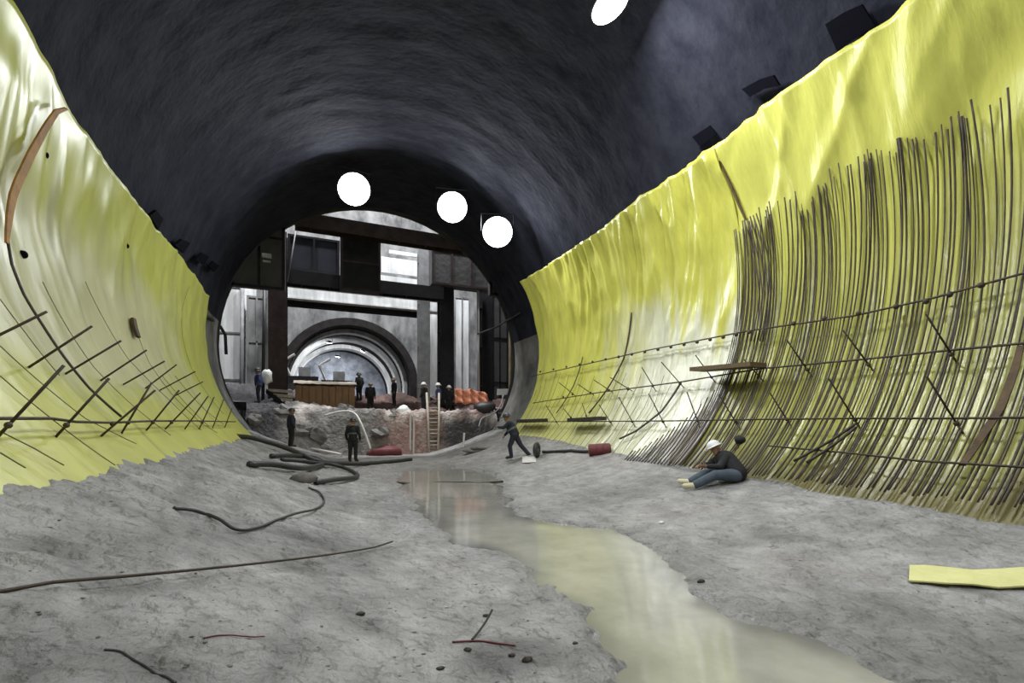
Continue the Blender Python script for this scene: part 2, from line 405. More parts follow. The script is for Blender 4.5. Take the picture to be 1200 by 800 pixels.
# ------------------------------------------------------------------ reinforcement
def bar(name, parent, pts, r, m, n=5):
    return MB().tube(pts, r, n).build(name, m, parent, smooth=True)
def surf_line(pixels, off, sub=4):
    q = [wall(px, py, off) for px, py in pixels]; out = []
    for i in range(len(q)-1):
        for k in range(sub):
            a = k/sub; out.append(sec(q[i][0]*(1-a)+q[i+1][0]*a, q[i][1]*(1-a)+q[i+1][1]*a, off))
    out.append(sec(q[-1][0], q[-1][1], off)); return out
def dowel(parent, b, e, off, r=.015, m=None):
    p0 = wpt(b[0], b[1], off); p1 = at_y(e[0], e[1], p0.y)
    d = (p1-p0).normalized()
    return bar('spacer_bar', parent, [p0-d*(off-.04), p1], r, m or M['rebar'])
def blob(name, parent, p, r, m): return MB().ball(p, r, (1, 1, 1), 7, 5).build(name, m, parent, smooth=True)

# right mat
mat_r = tag(empty('rebar_mat', (9.0, 8.0, .6)), 'curved mat of dense dark steel bars standing against the right wall', 'rebar mat')
OFF = .30
ty, tt_ = tr([(1320,40),(1240,78),(1190,98),(1150,113),(1110,135),(1070,156),(1010,180),(960,205),(920,226),(868,260)], OFF)
by, bt = tr([(872,330),(868,400),(846,445),(800,492),(745,527)], OFF)
n_bar = 0; Y = .9; rnd = random.Random(3)
while Y < 8.62:
    ttop = float(np.interp(Y, ty, tt_))+rnd.uniform(-.03, .012)
    dY = .16*noise.noise(Vector((Y*2.2, 7, 0)))+rnd.uniform(-.03, .03); lean = rnd.uniform(-.02, .02); oo = OFF+rnd.uniform(-.05, .05)
    pts = []
    tb = math.radians(-47)
    for k in range(27):
        s = k/26; t = ttop+(tb-ttop)*s; w = (1-s)**1.6
        pts.append(sec(t, Y+dY*w*1.8+lean*math.sin(s*5+Y*9)*(1-s), oo*(1-w*.25)))
    bar('hoop_bar', mat_r, pts, .011+rnd.choice((0, 0, .004)), M['rebar']); n_bar += 1
    Y += rnd.choice((.058, .066, .07, .08))
for k in range(15):
    Y = 8.66+k*.12; ttop = float(np.interp(Y, by[np.argsort(by)], bt[np.argsort(by)]))
    tb = math.radians(-47); bar('starter_bar', mat_r, [sec(ttop+(tb-ttop)*q/9, Y+rnd.uniform(-.01, .01), OFF-.04) for q in range(10)], .016, M['rebar'])
# sparse hoops over the far sheet
for k in range(24):
    Y = 10.4+k*.40; t0 = math.radians(-9-rnd.uniform(0, 14)); tb = math.radians(-50)
    bar('hoop_bar', mat_r, [sec(t0+(tb-t0)*q/11, Y+.05*math.sin(q+k), .22) for q in range(12)], .008, M['rebar_t'], 4)
for pl, r in (([(1290,296),(1200,320),(1090,350),(1000,370),(880,387),(760,410),(640,437),(622,441)], .020),
              ([(1290,393),(1200,402),(1115,410),(1020,420),(890,432),(800,447),(700,460),(625,472)], .020),
              ([(1290,488),(1200,489),(1110,490),(1000,490),(900,491),(780,493),(640,494),(606,495)], .018),
              ([(1290,556),(1200,547),(1080,540),(1000,531),(900,522)], .018)):
    bar('longitudinal_bar', mat_r, surf_line(pl, OFF+.06), r, M['rebar'])
ties = [(872+6-i*15.3, 389+i*2.9) for i in range(17)]+[(1150,334),(1113,345),(1085,353),(1050,359),(1006,367),(966,373),(930,379)]+[(797,449),(765,452),(736,456),(713,457),(692,460),(671,462),(660,465)]
for px, py in ties: blob('tie_knot', mat_r, wpt(px, py, OFF+.07), .045 if px < 700 or py > 440 else .05, M['rebar'])
for b, e in [((1115,415),(1085,368)),((1018,427),(988,387)),((946,433),(922,398)),((1121,496),(1086,441)),((1002,492),(971,443)),((922,491),(902,460)),
             ((862,494),(842,462)),((834,442),(815,416)),((889,440),(872,421)),((797,449),(775,424)),((765,452),(752,430)),((736,455),(715,442)),((714,457),(696,445)),
             ((692,460),(677,450)),((671,461),(655,448)),((817,492),(805,459)),((777,494),(760,461)),((741,494),(725,465)),((715,494),(702,474)),((687,487),(682,472)),((669,489),(660,478)),((652,494),(640,475))]:
    dowel(mat_r, b, e, OFF)
    blob('tie_knot', mat_r, wpt(b[0], b[1], OFF+.02), .04, M['rebar'])
bar('hoop_bar', mat_r, surf_line([(740,366),(738,385),(731,420),(714,452),(690,484)], .26), .028, M['rebar'])
bar('lap_bar', mat_r, surf_line([(797,450),(775,482),(745,505),(726,514)], .24), .030, M['rebar_l'])
bar('lap_bar', mat_r, surf_line([(683,418),(672,452),(652,484)], .24), .022, M['rebar_l'])
bar('lap_bar', mat_r, surf_line([(1003,496),(975,515),(930,540)], OFF+.1), .026, M['rebar'])
bar('lap_bar', mat_r, surf_line([(1003,500),(985,515),(945,542)], OFF+.1), .026, M['rebar'])
# rust coloured strip tied over the bars, and the strip that closes the sheet seam
def strip(name, pixels, off, wy, m, parent=None, thick=.02):
    pts = surf_line(pixels, off, 5); b = MB(); P = []
    for i, p in enumerate(pts):
        w = wy[0]+(wy[1]-wy[0])*math.sin(math.pi*i/(len(pts)-1))
        t = math.atan2((p.z-TCZ)/6.7, (p.x-TCX)/7); nn = nrm(t)*thick
        a = Vector((0, w/2, 0)); P.append([p-a-nn, p+a-nn, p+a+nn, p-a+nn, p-a-nn])
    return b.grid(P, len(P), 5).build(name, m, parent)
s1 = strip('rust_strip', [(1196,405),(1190,430),(1172,478),(1148,515),(1128,545)], OFF+.04, (.07, .10), M['rust2'], mat_r, .01)
s2 = tag(strip('seam_strip', [(843,188),(855,214),(866,240),(874,258)], .24, (.03, .05), M['rust2']), 'narrow brown strip down the seam between the right yellow sheets', 'strip')
# bunch of bars along the seam edge
for k in range(5):
    bar('edge_bar', mat_r, surf_line([(872+k*3.5,258-k*2),(884+k*4,300),(890+k*3.2,345),(880+k*3.5,400)], .36+.02*(k % 2)), .016, M['rebar_l'] if k % 2 else M['rebar'])
# left mat
mat_l = tag(empty('rebar_mat', (-2.3, 10, 1.6)), 'open mat of thin steel bars with spikes on the left wall', 'rebar mat')
bar('longitudinal_bar', mat_l, surf_line([(-60,488),(0,490),(60,490),(90,494),(130,495),(180,493),(230,493),(276,494)], .30), .017, M['rebar'])
for b, e in [((10,498),(75,428)),((78,498),(128,443)),((130,501),(182,457)),((150,495),(178,448)),((179,495),(210,457)),((201,495),(235,460)),((222,495),(244,464)),((237,495),(251,465)),((252,494),(262,468)),((266,494),(272,478)),
             ((-8,396),(55,365)),((48,421),(108,382)),((90,430),(142,399)),((128,439),(172,410)),((154,445),(193,423)),((178,449),(207,427)),((195,453),(229,435)),((212,460),(238,447))]:
    dowel(mat_l, b, e, .28, .014)
for b in [(10,498),(78,498),(132,497),(150,495),(179,495),(201,495),(237,495),(266,494)]:
    blob('tie_knot', mat_l, wpt(b[0], b[1], .30), .03, M['rebar'])
bar('hoop_bar', mat_l, surf_line([(8,270),(14,310),(28,345),(52,384),(75,418),(105,455),(142,488)], .24), .017, M['rebar'])
for pl in ([(0,440),(60,490),(135,545)],[(0,405),(50,450),(100,490),(160,520)],[(50,330),(72,372),(110,430),(150,470),(200,510)],[(100,330),(125,380),(150,420),(200,470),(236,504)],[(0,505),(40,525),(75,545)],
           [(163,396),(175,425),(200,460),(235,495),(255,507)],[(0,530),(30,548)],[(222,335),(213,365),(214,395),(224,430),(262,485)],[(190,440),(225,480),(245,500)],[(0,350),(30,390),(70,440)],[(205,440),(240,480),(262,497)]):
    bar('hoop_bar', mat_l, surf_line(pl, .19), .006, M['rebar_t'], 4)
tag(strip('sealing_strip', [(78,127),(66,131),(45,165),(25,205),(15,230),(10,262),(8,285)], .34, (.05, .15), M['rust'], thick=.012), 'orange brown strip hanging down the left yellow sheet', 'strip')
tag(strip('sealing_tag', [(156,373),(158,384),(162,395)], .22, (.16, .20), M['rust2'], thick=.03), 'small brown tag stuck on the left yellow sheet', 'tag')
for px, py, lab in [(52,181,'black fixing dot beside the orange brown strip'),(27,298,'black fixing dot lower left on the left yellow sheet'),(148,288,'black fixing dot in the middle of the left yellow sheet')]:
    t = wpt(px, py, .16); tag(MB().ball(t, .055, (1, 1, 1), 8, 6).build('fixing_disc', M['black'], smooth=True, origin=t), lab, 'fixing', 'black fixings on the left sheet')

# ------------------------------------------------------------------ black patches on the vault
def patch(corners, label):
    q = [wpt(px, py, .12) for px, py in corners]; c = sum(q, Vector())/len(q)
    nn = (Vector((TCX, c.y, TCZ))-c).normalized()*.03
    n = len(q); b = MB().add([p-nn for p in q]+[p+nn for p in q], [tuple(range(n-1, -1, -1)), tuple(range(n, 2*n))]+[(i, (i+1) % n, n+(i+1) % n, n+i) for i in range(n)])
    tag(b.build('membrane_patch', M['black'], origin=c), label, 'patch')
patch([(968,28),(990,14),(1010,5),(1026,30),(1004,44),(982,60)], 'largest black patch on the vault at top right above the yellow sheet')
patch([(870,104),(890,93),(907,88),(914,100),(896,104),(880,113)], 'long black patch on the vault next below the largest one')
patch([(812,160),(832,147),(840,157),(821,171)], 'small black patch on the vault above the brown seam strip')
patch([(174,252),(182,246),(190,256),(184,268)], 'black patch highest up along the left edge of the vault')
patch([(204,287),(212,280),(222,284),(214,296)], 'larger black patch halfway along the row at the left vault edge')
patch([(228,304),(236,296),(244,300),(238,310)], 'black patch beside the left yellow sheet near the far end')
patch([(244,311),(249,306),(256,311),(250,318)], 'smallest black patch at the far end of the left vault edge')

# ------------------------------------------------------------------ floodlights
def floodlight(pos, aim, power, label, size=.5, lens='lens', color=(.93, .96, 1.0), spread=180, group=None, emitter=True):
    pos = Vector(pos); d = (Vector(aim)-pos).normalized(); u = d.orthogonal().normalized(); w = d.cross(u)
    root = tag(empty('floodlight', pos), label, 'floodlight', group)
    MB().tube([pos-d*.34*size/.5, pos-d*.30*size/.5, pos-d*.08, pos], [size*.35, size*.6, size*1.02, size*1.06], 20).build('housing', M['lamp_house'], root)
    MB().tube([pos+d*.005, pos+d*.03, pos+d*.045], [size, size*.97, size*.7], 24).build('lens', M[lens], root, smooth=False)
    b = MB()
    up = Vector((0, 0, 1)); side = d.cross(up).normalized()
    b.tube([pos+side*size*1.1-d*.1, pos+side*size*1.1+up*size*1.2-d*.1, pos-side*size*1.1+up*size*1.2-d*.1, pos-side*size*1.1-d*.1], .025, 6)
    b.build('bracket', M['lamp_house'], root)
    if power:
        l = bpy.data.lights.new('floodlight_beam', 'AREA'); l.shape = 'DISK'; l.size = size*1.9; l.energy = power; l.color = color; l.spread = math.radians(spread)
        lo = bpy.data.objects.new('floodlight_beam', l); COL.objects.link(lo)
        lo.location = pos+d*.06; lo.rotation_euler = d.to_track_quat('-Z', 'Y').to_euler()
    return root
def ceil_at(px, py, off=.95):
    return wpt(px, py, off)
lp = [((415,222), 'bright floodlight high on the left of the vault crown near the far end'),
      ((530,243), 'bright floodlight between the two others at the far end of the vault'),
      ((583,272), 'bright floodlight lowest on the right of the vault at far end')]
for (px, py), lab in lp:
    p = ceil_at(px, py); floodlight(p, (3.0, p.y-11, 1.0), LAMP_W, lab, .62)
p = ceil_at(715, 6); floodlight(p, (8.5, p.y-1.5, 3.5), LAMP_W*1.5, 'nearest bright floodlight on the vault at the top of the picture', .42)
for (x, y), aim, lab in (((.3, 5.0), (9.5, 4.5, 5.0), 'unseen floodlight added left of the crown above the near floor'), ((6.5, .8), (-1.5, 5.5, 1.5), 'unseen floodlight added right of the crown above the viewpoint'), ((1.0, -3.5), (4.5, 1.0, 0), 'unseen floodlight added left of the crown behind the viewpoint')):
    z = TCZ+TBU*math.sqrt(1-((x-TCX)/TA)**2)-.8
    floodlight((x, y, z), aim, FILL_W, lab, .4)  # unseen lamps, added and aimed to light the walls and floor

# ------------------------------------------------------------------ shaft behind the portal
YW = 38.0
def X_at(px, Y): return at_y(px, 400, Y).x
def Z_at(px, py, Y): return at_y(px, py, Y).z
def rect(px0, py0, px1, py1, Y):
    pm = (px0+px1)/2; pv = (py0+py1)/2
    return X_at(px0, Y), X_at(px1, Y), Z_at(pm, py1, Y), Z_at(pm, py0, Y)
ARC = (2.5, 4.5, 4.6)      # far tunnel: centre x, z, radius
bw = MB(); P = []
for i in range(49):
    a = math.pi*(-.15)+math.pi*1.3*i/48
    ca, sa = math.cos(a), math.sin(a)
    k = min(20/abs(ca) if abs(ca) > 1e-6 else 1e9, (20 if sa > 0 else 8)/abs(sa) if abs(sa) > 1e-6 else 1e9)
    P.append([Vector((ARC[0]+ARC[2]*ca, YW, ARC[1]+ARC[2]*sa)), Vector((ARC[0]+k*ca, YW, ARC[1]+k*sa))])
struct(bw.grid(P, 49, 2).build('wall_back', M['concrete']), 'grey concrete back wall of the shaft around the far tunnel')
struct(MB().abox(-9.4, -9, 23.6, 38, -1, 24).build('wall_shaft_left', M['concrete']), 'concrete left side wall of the shaft')
struct(MB().abox(14.5, 14.9, 23.6, 38, -1, 24).build('wall_shaft_right', M['dconcrete']), 'dark right side wall of the shaft')
struct(MB().abox(-9.4, 14.9, 23.6, 38, 23.5, 23.9).build('ceiling_shaft_added', M['dconcrete']), 'dark slab added to close the unseen top of the shaft')  # roof added out of view to keep sky light out of the shaft
struct(MB().abox(-9.4, 14.9, 23.9, 58, -.6, 1.0).build('floor_shaft', M['dconcrete']), 'floor slab of the shaft')
# far tunnel: lining rings
ft = tag(empty('far_tunnel', (ARC[0], 47, .5)), 'far tunnel with pale lit rings seen through the shaft', 'tunnel')
def ring(name, y0, y1, r0, r1, m, a0=-.15, a1=1.15):
    P = []
    for i in range(41):
        a = math.pi*(a0+(a1-a0)*i/40); c, s = math.cos(a), math.sin(a)
        P.append([Vector((ARC[0]+r*c, y, ARC[1]+r*s)) for y, r in ((y0, r0), (y1, r0), (y1, r1), (y0, r1), (y0, r0))])
    return MB().grid(P, 41, 5).build(name, m, ft, smooth=False)
ring('portal_arch', YW-.5, YW+.6, 4.6, 5.15, M['arch'])
ring('lining', YW, 54, 4.8, 5.0, M['arch'])
for y0, y1 in ((40.0, 40.9), (43.6, 44.8), (48.4, 49.8)):
    ring('lining_ring', y0, y1, 4.45, 4.8, M['white'])
for y0 in (38.7, 41.4, 44.6, 49.2): ring('steel_rib', y0, y0+.35, 4.55, 4.8, M['arch'])
e = MB(); P = []
for i in range(33):
    a = math.pi*(-.15+1.3*i/32); P.append([Vector((ARC[0], 53.5, ARC[1])), Vector((ARC[0]+4.9*math.cos(a), 53.5, ARC[1]+4.9*math.sin(a)))])
e.grid(P, 33, 2).build('end_wall', mat('bluish_far_wall', (.10, .11, .13), .8, (.28, .30, .34), 1.2), ft)
for k, y in enumerate((41.2, 45.0, 49.6)):
    floodlight((ARC[0]+(-1.5, 1.5, -.5)[k], y, ARC[1]+3.75), (ARC[0]-1.5, y+2.0, 3), 420, ('floodlight nearest in the far tunnel', 'middle floodlight in the far tunnel', 'deepest floodlight in the far tunnel')[k], .22, 'farlens')

def section(name, label, cat, px0, py0, px1, py1, Y, dy, m, vertical, group=None):
    """rolled steel section: two flanges and a web, facing the tunnel, with stiffener plates"""
    x0, x1, z0, z1 = rect(px0, py0, px1, py1, Y); r = tag(empty(name, ((x0+x1)/2, Y, z0)), label, cat, group)
    tk = .06
    MB().abox(x0, x1, Y, Y+tk, z0, z1).build('flange', m, r); MB().abox(x0, x1, Y+dy-tk, Y+dy, z0, z1).build('flange', m, r)
    if vertical:
        xm = (x0+x1)/2; MB().abox(xm-.03, xm+.03, Y+tk, Y+dy-tk, z0, z1).build('web', m, r)
        for k in range(4):
            z = z0+(z1-z0)*(k+.5)/4; MB().abox(x0+.03, x1-.03, Y+tk, Y+dy-tk, z-.02, z+.02).build('stiffener', m, r)
        MB().abox(x0-.15, x1+.15, Y-.1, Y+dy+.1, z0-.02, z0+.05).build('base_plate', m, r)
    else:
        zm = (z0+z1)/2; MB().abox(x0, x1, Y+tk, Y+dy-tk, zm-.03, zm+.03).build('web', m, r)
        for k in range(6):
            x = x0+(x1-x0)*(k+.5)/6; MB().abox(x-.02, x+.02, Y+tk, Y+dy-tk, z0+.03, z1-.03).build('stiffener', m, r)
    return r
def panel(name, label, cat, px0, py0, px1, py1, Y, dy, m, nv=0, nh=0, m2=None, group=None):
    """board with a raised frame and ribs"""
    x0, x1, z0, z1 = rect(px0, py0, px1, py1, Y); r = tag(empty(name, ((x0+x1)/2, Y, z0)), label, cat, group)
    MB().abox(x0, x1, Y, Y+dy, z0, z1).build('board', m, r)
    m2 = m2 or m; w = min(.12, (z1-z0)*.12, (x1-x0)*.12)
    f = MB(); f.abox(x0, x1, Y-.05, Y, z1-w, z1); f.abox(x0, x1, Y-.05, Y, z0, z0+w); f.abox(x0, x0+w, Y-.05, Y, z0+w, z1-w); f.abox(x1-w, x1, Y-.05, Y, z0+w, z1-w)
    f.build('frame', m2, r)
    for k in range(nv):
        x = x0+(x1-x0)*(k+1)/(nv+1); MB().abox(x-.05, x+.05, Y-.05, Y-.002, z0+w, z1-w).build('rib', m2, r)
    for k in range(nh):
        z = z0+(z1-z0)*(k+1)/(nh+1); MB().abox(x0+w, x1-w, Y-.05, Y-.002, z-.05, z+.05).build('rib', m2, r)
    return r
section('steel_column', 'thick brownish steel column left of the far tunnel', 'column', 314, 270, 336, 478, 27.0, .9, M['steel_p'], True)
section('steel_column', 'light grey steel column right of the far tunnel', 'column', 491, 281, 504, 478, 29.0, .6, M['steel_g'], True)
section('steel_column', 'black steel column between white wall strips', 'column', 516, 334, 532, 475, 28.0, .8, M['steel_d'], True)
section('steel_column', 'dark steel column right of the thin pale pole', 'column', 565, 290, 577, 475, 29.0, .7, M['steel_d'], True)
section('girder', 'dark brown top girder across the shaft under the pale crescent', 'girder', 345, 263, 546, 279, 25.6, .7, M['steel_p'], False)
section('girder', 'dark girder across the shaft above the white beam', 'girder', 336, 326, 520, 341, 27.0, .7, M['steel_d'], False)
section('girder', 'thin dark girder right under the white beam', 'girder', 336, 357, 492, 364, 31.5, .5, M['steel_d'], False)
panel('concrete_beam', 'long white concrete beam across the shaft above the far tunnel', 'beam', 330, 341, 517, 357, 31.0, .8, M['white'], 0, 0)
panel('hoarding', 'navy panel hung between the column and the middle slab', 'panel', 337, 278, 398, 319, 27.4, .2, M['navy'], 1, 0, M['steel_d'])
panel('light_slat', 'thin white slat under the navy panel', 'slat', 340, 320, 392, 325, 27.2, .12, M['white'], 0, 0)
panel('hanging_slab', 'dark slab panel hanging below the top girder', 'slab', 399, 275, 446, 341, 26.4, .5, M['steel_d'], 0, 1, M['steel_p'])
lv = tag(empty('louvre', at_y(475, 341, 30.7)), 'white louvre of slats and panels in the bright opening below the top girder', 'louvre')
for nm, (a0, b0_, a1, b1_) in (('slat', (462, 286, 508, 290)), ('slat', (456, 296, 506, 300)), ('panel', (447, 304, 502, 322)), ('panel', (442, 325, 498, 334))):
    x0, x1, z0, z1 = rect(a0, b0_, a1, b1_, 30.7); MB().abox(x0, x1, 30.7, 30.85, z0, z1).build(nm, M['white'], lv)
for px in (444, 505):
    x = X_at(px, 30.9); MB().abox(x-.1, x+.1, 30.86, 31.1, Z_at(px, 341, 31.0)-.1, Z_at(px, 284, 30.9)).build('post', M['steel_d'], lv)
panel('hoarding', 'grey box panel right of the light grey column', 'hoarding', 506, 292, 575, 336, 27.6, .8, M['dconcrete'], 2, 0, M['steel_p'])
panel('hoarding', 'dark wall panel at upper left of the tunnel mouth', 'hoarding', 205, 210, 334, 334, 23.97, .3, M['dconcrete'], 3, 1, M['steel_d'])
panel('hoarding', 'dark wall panel at upper right of the tunnel mouth', 'hoarding', 574, 250, 690, 352, 23.97, .3, M['dconcrete'], 3, 1, M['steel_d'])
panel('hoarding', 'tall dark ribbed wall panel inside the right of the tunnel mouth', 'hoarding', 577, 345, 603, 500, 29.6, .3, M['dconcrete'], 2, 2, M['steel_d'])
panel('light_slat', 'short white slat on the upper left dark panel', 'slat', 307, 297, 318, 302, 23.85, .08, M['white'])
panel('light_slat', 'shorter white slat under another on the upper left dark panel', 'slat', 308, 305, 317, 307, 23.85, .08, M['white'])
panel('wall_pilaster', 'tall white wall strip at the left edge of the shaft', 'pilaster', 247, 334, 284, 500, 33.0, .5, M['white'], 0, 2, M['concrete'])
panel('wall_pilaster', 'white strip between the pale pipe and grey panel', 'pilaster', 286, 334, 300, 500, 33.4, .4, M['white'])
panel('grey_shutter', 'grey concrete panel left of the brownish column', 'panel', 289, 347, 313, 508, 32.6, .4, M['concrete'], 1, 2)
panel('wall_pilaster', 'white wall strip left of the black column', 'pilaster', 504, 345, 516, 500, 33.0, .4, M['white'])
panel('wall_pilaster', 'white wall strip right of the black column', 'pilaster', 532, 348, 551, 500, 33.0, .4, M['white'], 1, 0, M['concrete'])
panel('shaft_panel', 'ochre stained wall panel at the right edge of the tunnel mouth', 'panel', 598, 368, 618, 500, 26.6, .3, mat('ochre_wall', (.20, .16, .07), .8, (.10, .085, .06), 1.5), 1, 0)
def pole(name, label, px, py0, px2, py1, Y, r, m):
    a, b = at_y(px, py0, Y), at_y(px2, py1, Y)
    return tag(MB().tube([a, a*.5+b*.5, b], r, 8).add([], []).build(name, m, smooth=True, origin=b), label, 'pole')
pole('pole', 'thin pale pole standing right of the black column', 560, 334, 561, 472, 28.0, .09, M['pipe'])
pole('pipe', 'thin black pipe beside the brownish column', 310, 333, 308, 470, 26.6, .08, M['rubber'])
pole('pipe', 'pale vertical pipe on the left white wall', 284, 334, 283, 509, 32.7, .12, M['steel_g'])
pole('pipe', 'thin hanging cable on the navy panel', 347, 268, 337, 330, 27.0, .03, M['steel_g'])
tag(MB().tube([wpt(243, 371, .05), at_y(258, 382, 25.8), at_y(264, 392, 26), at_y(265, 415, 26)], .07, 6).build('cable', M['rubber'], smooth=True), 'black cable bending down at the left of the tunnel mouth', 'cable')
tag(MB().tube([at_y(560, 391, 27.9), at_y(580, 384, 25.8), wpt(610, 366, .05)], .05, 6).build('cable', M['rubber'], smooth=True), 'black cable slung across the right dark panels', 'cable')
# unseen floodlights added under the shaft slab to light the back wall
for (x, tx), lab in (((-4.0, -4), 'left unseen floodlight added under the shaft slab'), ((3.1, 3), 'middle unseen floodlight added under the shaft slab'), ((9.5, 9), 'right unseen floodlight added under the shaft slab')):
    floodlight((x, 26.0, 23.08), (tx, 37, 7), SHAFT_W, lab, .35, 'farlens')

# ------------------------------------------------------------------ dirt bank and bench in the tunnel mouth
bx_ = np.arange(-6.5, 13.0, .11); byy = np.concatenate([np.arange(22.3, 24.6, .07), np.arange(24.6, 31.5, .22)])
P = []; cols = []
def bench(x, y):
    yf = 23.1+.35*nz(x, 0, .5, 3)+.15*nz(x, 0, 1.7, 8)-.9*sstep(1.5, -2.5, x)-.2*sstep(7.5, 9.5, x)
    k = sstep(yf, yf+.75+.9*sstep(2.5, -1.5, x), y)
    top = 2.15+.25*nz(x, y, .5, 6)+.45*sstep(3.5, -2.5, x)*sstep(23, 25.5, y)+1.0*sstep(27.2, 29.5, y)
    z_ = top*k
    return -.3+(top+.3)*k+(.26*nz(x, y+z_, 1.3, 2)+.20*abs(nz(x, y, 2.6, 5))+.10*nz(x, y, 6, 4))*k, k
for x in bx_:
    row = []
    for y in byy:
        z, k = bench(x, y); row.append((min(max(x, -2.9), 9.1) if y < 23.95 else x, y, z))
        n = nz(x, y, .6, 17)+.6*nz(x*1.2, z*2.5, 1.4, 23)
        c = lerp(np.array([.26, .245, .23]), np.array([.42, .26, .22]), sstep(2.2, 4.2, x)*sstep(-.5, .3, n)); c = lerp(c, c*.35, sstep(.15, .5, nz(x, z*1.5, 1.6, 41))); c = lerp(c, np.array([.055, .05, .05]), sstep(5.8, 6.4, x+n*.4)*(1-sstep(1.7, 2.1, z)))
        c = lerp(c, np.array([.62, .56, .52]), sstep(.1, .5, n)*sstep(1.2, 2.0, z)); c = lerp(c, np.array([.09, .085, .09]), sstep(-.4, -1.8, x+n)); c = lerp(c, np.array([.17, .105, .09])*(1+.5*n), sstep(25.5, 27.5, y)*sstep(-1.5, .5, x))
        cols.append((*c, 1))
    P.append(row)
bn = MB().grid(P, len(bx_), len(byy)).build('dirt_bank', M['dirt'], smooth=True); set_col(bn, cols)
tag(bn, 'lumpy bank of brown and grey dirt filling the tunnel mouth', 'dirt bank')
def btop(x, y): return bench(x, y)[0]
def on_bench(px, Y, lift=0.0):
    x = X_at(px, Y); return Vector((x, Y, btop(x, Y)+lift))
for k, (px, Y, r, lab) in enumerate([(352,23.4,.42,'large grey boulder at the left foot of the dirt bank'),(372,23.5,.50,'biggest grey boulder in the middle of the dirt bank'),(391,23.3,.36,'grey boulder on the bank left of the standing worker'),(330,23.9,.45,'dark boulder on the left of the bank behind the worker'),
        (300,23.6,.40,'leftmost boulder on the bank by the yellow sheet'),(445,23.4,.40,'pinkish boulder on the bank right of the standing worker'),(462,23.8,.34,'smaller pinkish boulder near the pale post'),(405,24.3,.36,'boulder on top of the bank above the standing worker')]):
    p = on_bench(px, Y, .05); tag(MB().rock(p-Vector((0, 0, .12)), r*.85, k+1, (1.2, 1, .8), 1).build('boulder', M['rock'], origin=p), lab, 'boulder')
# ladder
ld = tag(empty('ladder', (0, 0, 0)), 'wooden ladder with pale rails leaning on the dirt bank', 'ladder')
b0, b1 = fpt(502.5, 530), fpt(518, 529); yl = b0.y-.05
lb, rb = Vector((b0.x, b0.y, b0.z)), Vector((b1.x, b0.y, b0.z)); ltp = at_y(500, 460, yl+1.1); rtp = at_y(514.5, 460, yl+1.1); rtp.z = ltp.z
ld.location = (lb+rb)/2
for a, b in ((lb, ltp), (rb, rtp)): bar('rail', ld, [a, (a+b)/2+Vector((.03, 0, 0)), b], .06, M['palewood'], 6)
for k in range(12):
    q = .06+.062*k; bar('rung', ld, [lb.lerp(ltp, q), rb.lerp(rtp, q)], .028, M['palewood' if k % 3 else 'wood'], 5)
for px, lab in ((480.5, 'left one of two pale posts left of the ladder'), (484.5, 'right one of two pale posts left of the ladder')):
    a = fpt(px, 532); b = at_y(px+.5, 486, a.y+.1)
    tag(MB().tube([a, b], .05, 6).build('post', M['pipe'], origin=a), lab, 'post')
a = fpt(543, 524); tag(MB().tube([a, at_y(544, 507, a.y+.1)], .05, 6).build('post', M['pipe'], origin=a), 'short pale post at the dark bank right of the ladder', 'post')
def hose(name, label, pts, r, m, cat='hose'):
    pts = [Vector(p) for p in pts]; out = []
    for i in range(len(pts)-1):
        p0, p1, p2, p3 = pts[max(i-1, 0)], pts[i], pts[i+1], pts[min(i+2, len(pts)-1)]
        for k in range(5):
            t = k/5; out.append(.5*((2*p1)+(p2-p0)*t+(2*p0-5*p1+4*p2-p3)*t*t+(3*p1-p0-3*p2+p3)*t**3))
    out.append(pts[-1]); return tag(MB().tube(out, r, 7).build(name, m, smooth=True), label, cat)
hose('white_pipe', 'white pipe arching over the dirt bank down to the red tarp', [at_y(380, 487, 23.4), at_y(400, 482, 23.2), at_y(415, 484, 22.9), at_y(423, 496, 22.5), at_y(430, 514, 22.3), at_y(434, 526, 22.2)], .055, M['pipe'], 'pipe')
hose('white_pipe', 'pale pipe lying along the foot of the left dirt bank', [fpt(337, 519, .1), fpt(360, 527, .1), fpt(400, 535, .1)], .06, M['pipe'], 'pipe')
hose('hose', 'pale hose curving down the dark bank on the right', [at_y(590, 463, 24), at_y(585, 478, 23.6), at_y(575, 486, 23.2), at_y(565, 490, 23.1), at_y(561, 500, 22.9)], .035, M['steel_g'])
# orange netting, tarp, box, sign, sand
P = []
x0, x1 = X_at(533, 25.4), X_at(572, 25.4)
for i in range(25):
    row = []
    for j in range(9):
        x = x0+(x1-x0)*i/24; z = Z_at(550, 473, 25.4)+(Z_at(550, 456, 25.4)-Z_at(550, 473, 25.4))*j/8*(1-.25*sstep(.5, 1, i/24))
        row.append((x, 25.4+.12*math.sin(i*1.1)+.06*math.sin(j*1.4+i)-.25*(1-j/8), z+.05*math.sin(i*.7)))
    P.append(row)
o = MB().grid(P, 25, 9).build('safety_netting', M['orange'], smooth=True); o.modifiers.new('thick', 'SOLIDIFY').thickness = .03
tag(o, 'orange safety netting draped on top of the bank right of the ladder', 'netting')
p = fpt(452, 533, .1); tag(MB().rock(p, .52, 31, (1.7, .8, .62)).build('tarp_heap', M['redtarp'], smooth=True, origin=p), 'dark red tarp heap at the foot of the bank', 'tarp')
p = at_y(568, 478, 24.0); tag(MB().rock(p, .5, 41, (1.2, .9, .7)).build('tarp_heap', M['rubber'], smooth=True, origin=p), 'black tarp heap on the bank right of the orange netting', 'tarp')
p = at_y(473, 480, 24.6); tag(MB().rock(p, .30, 12, (1.2, 1, .8)).build('sack', M['whitehat'], smooth=True, origin=p), 'small white sack on the bank left of the ladder', 'sack')
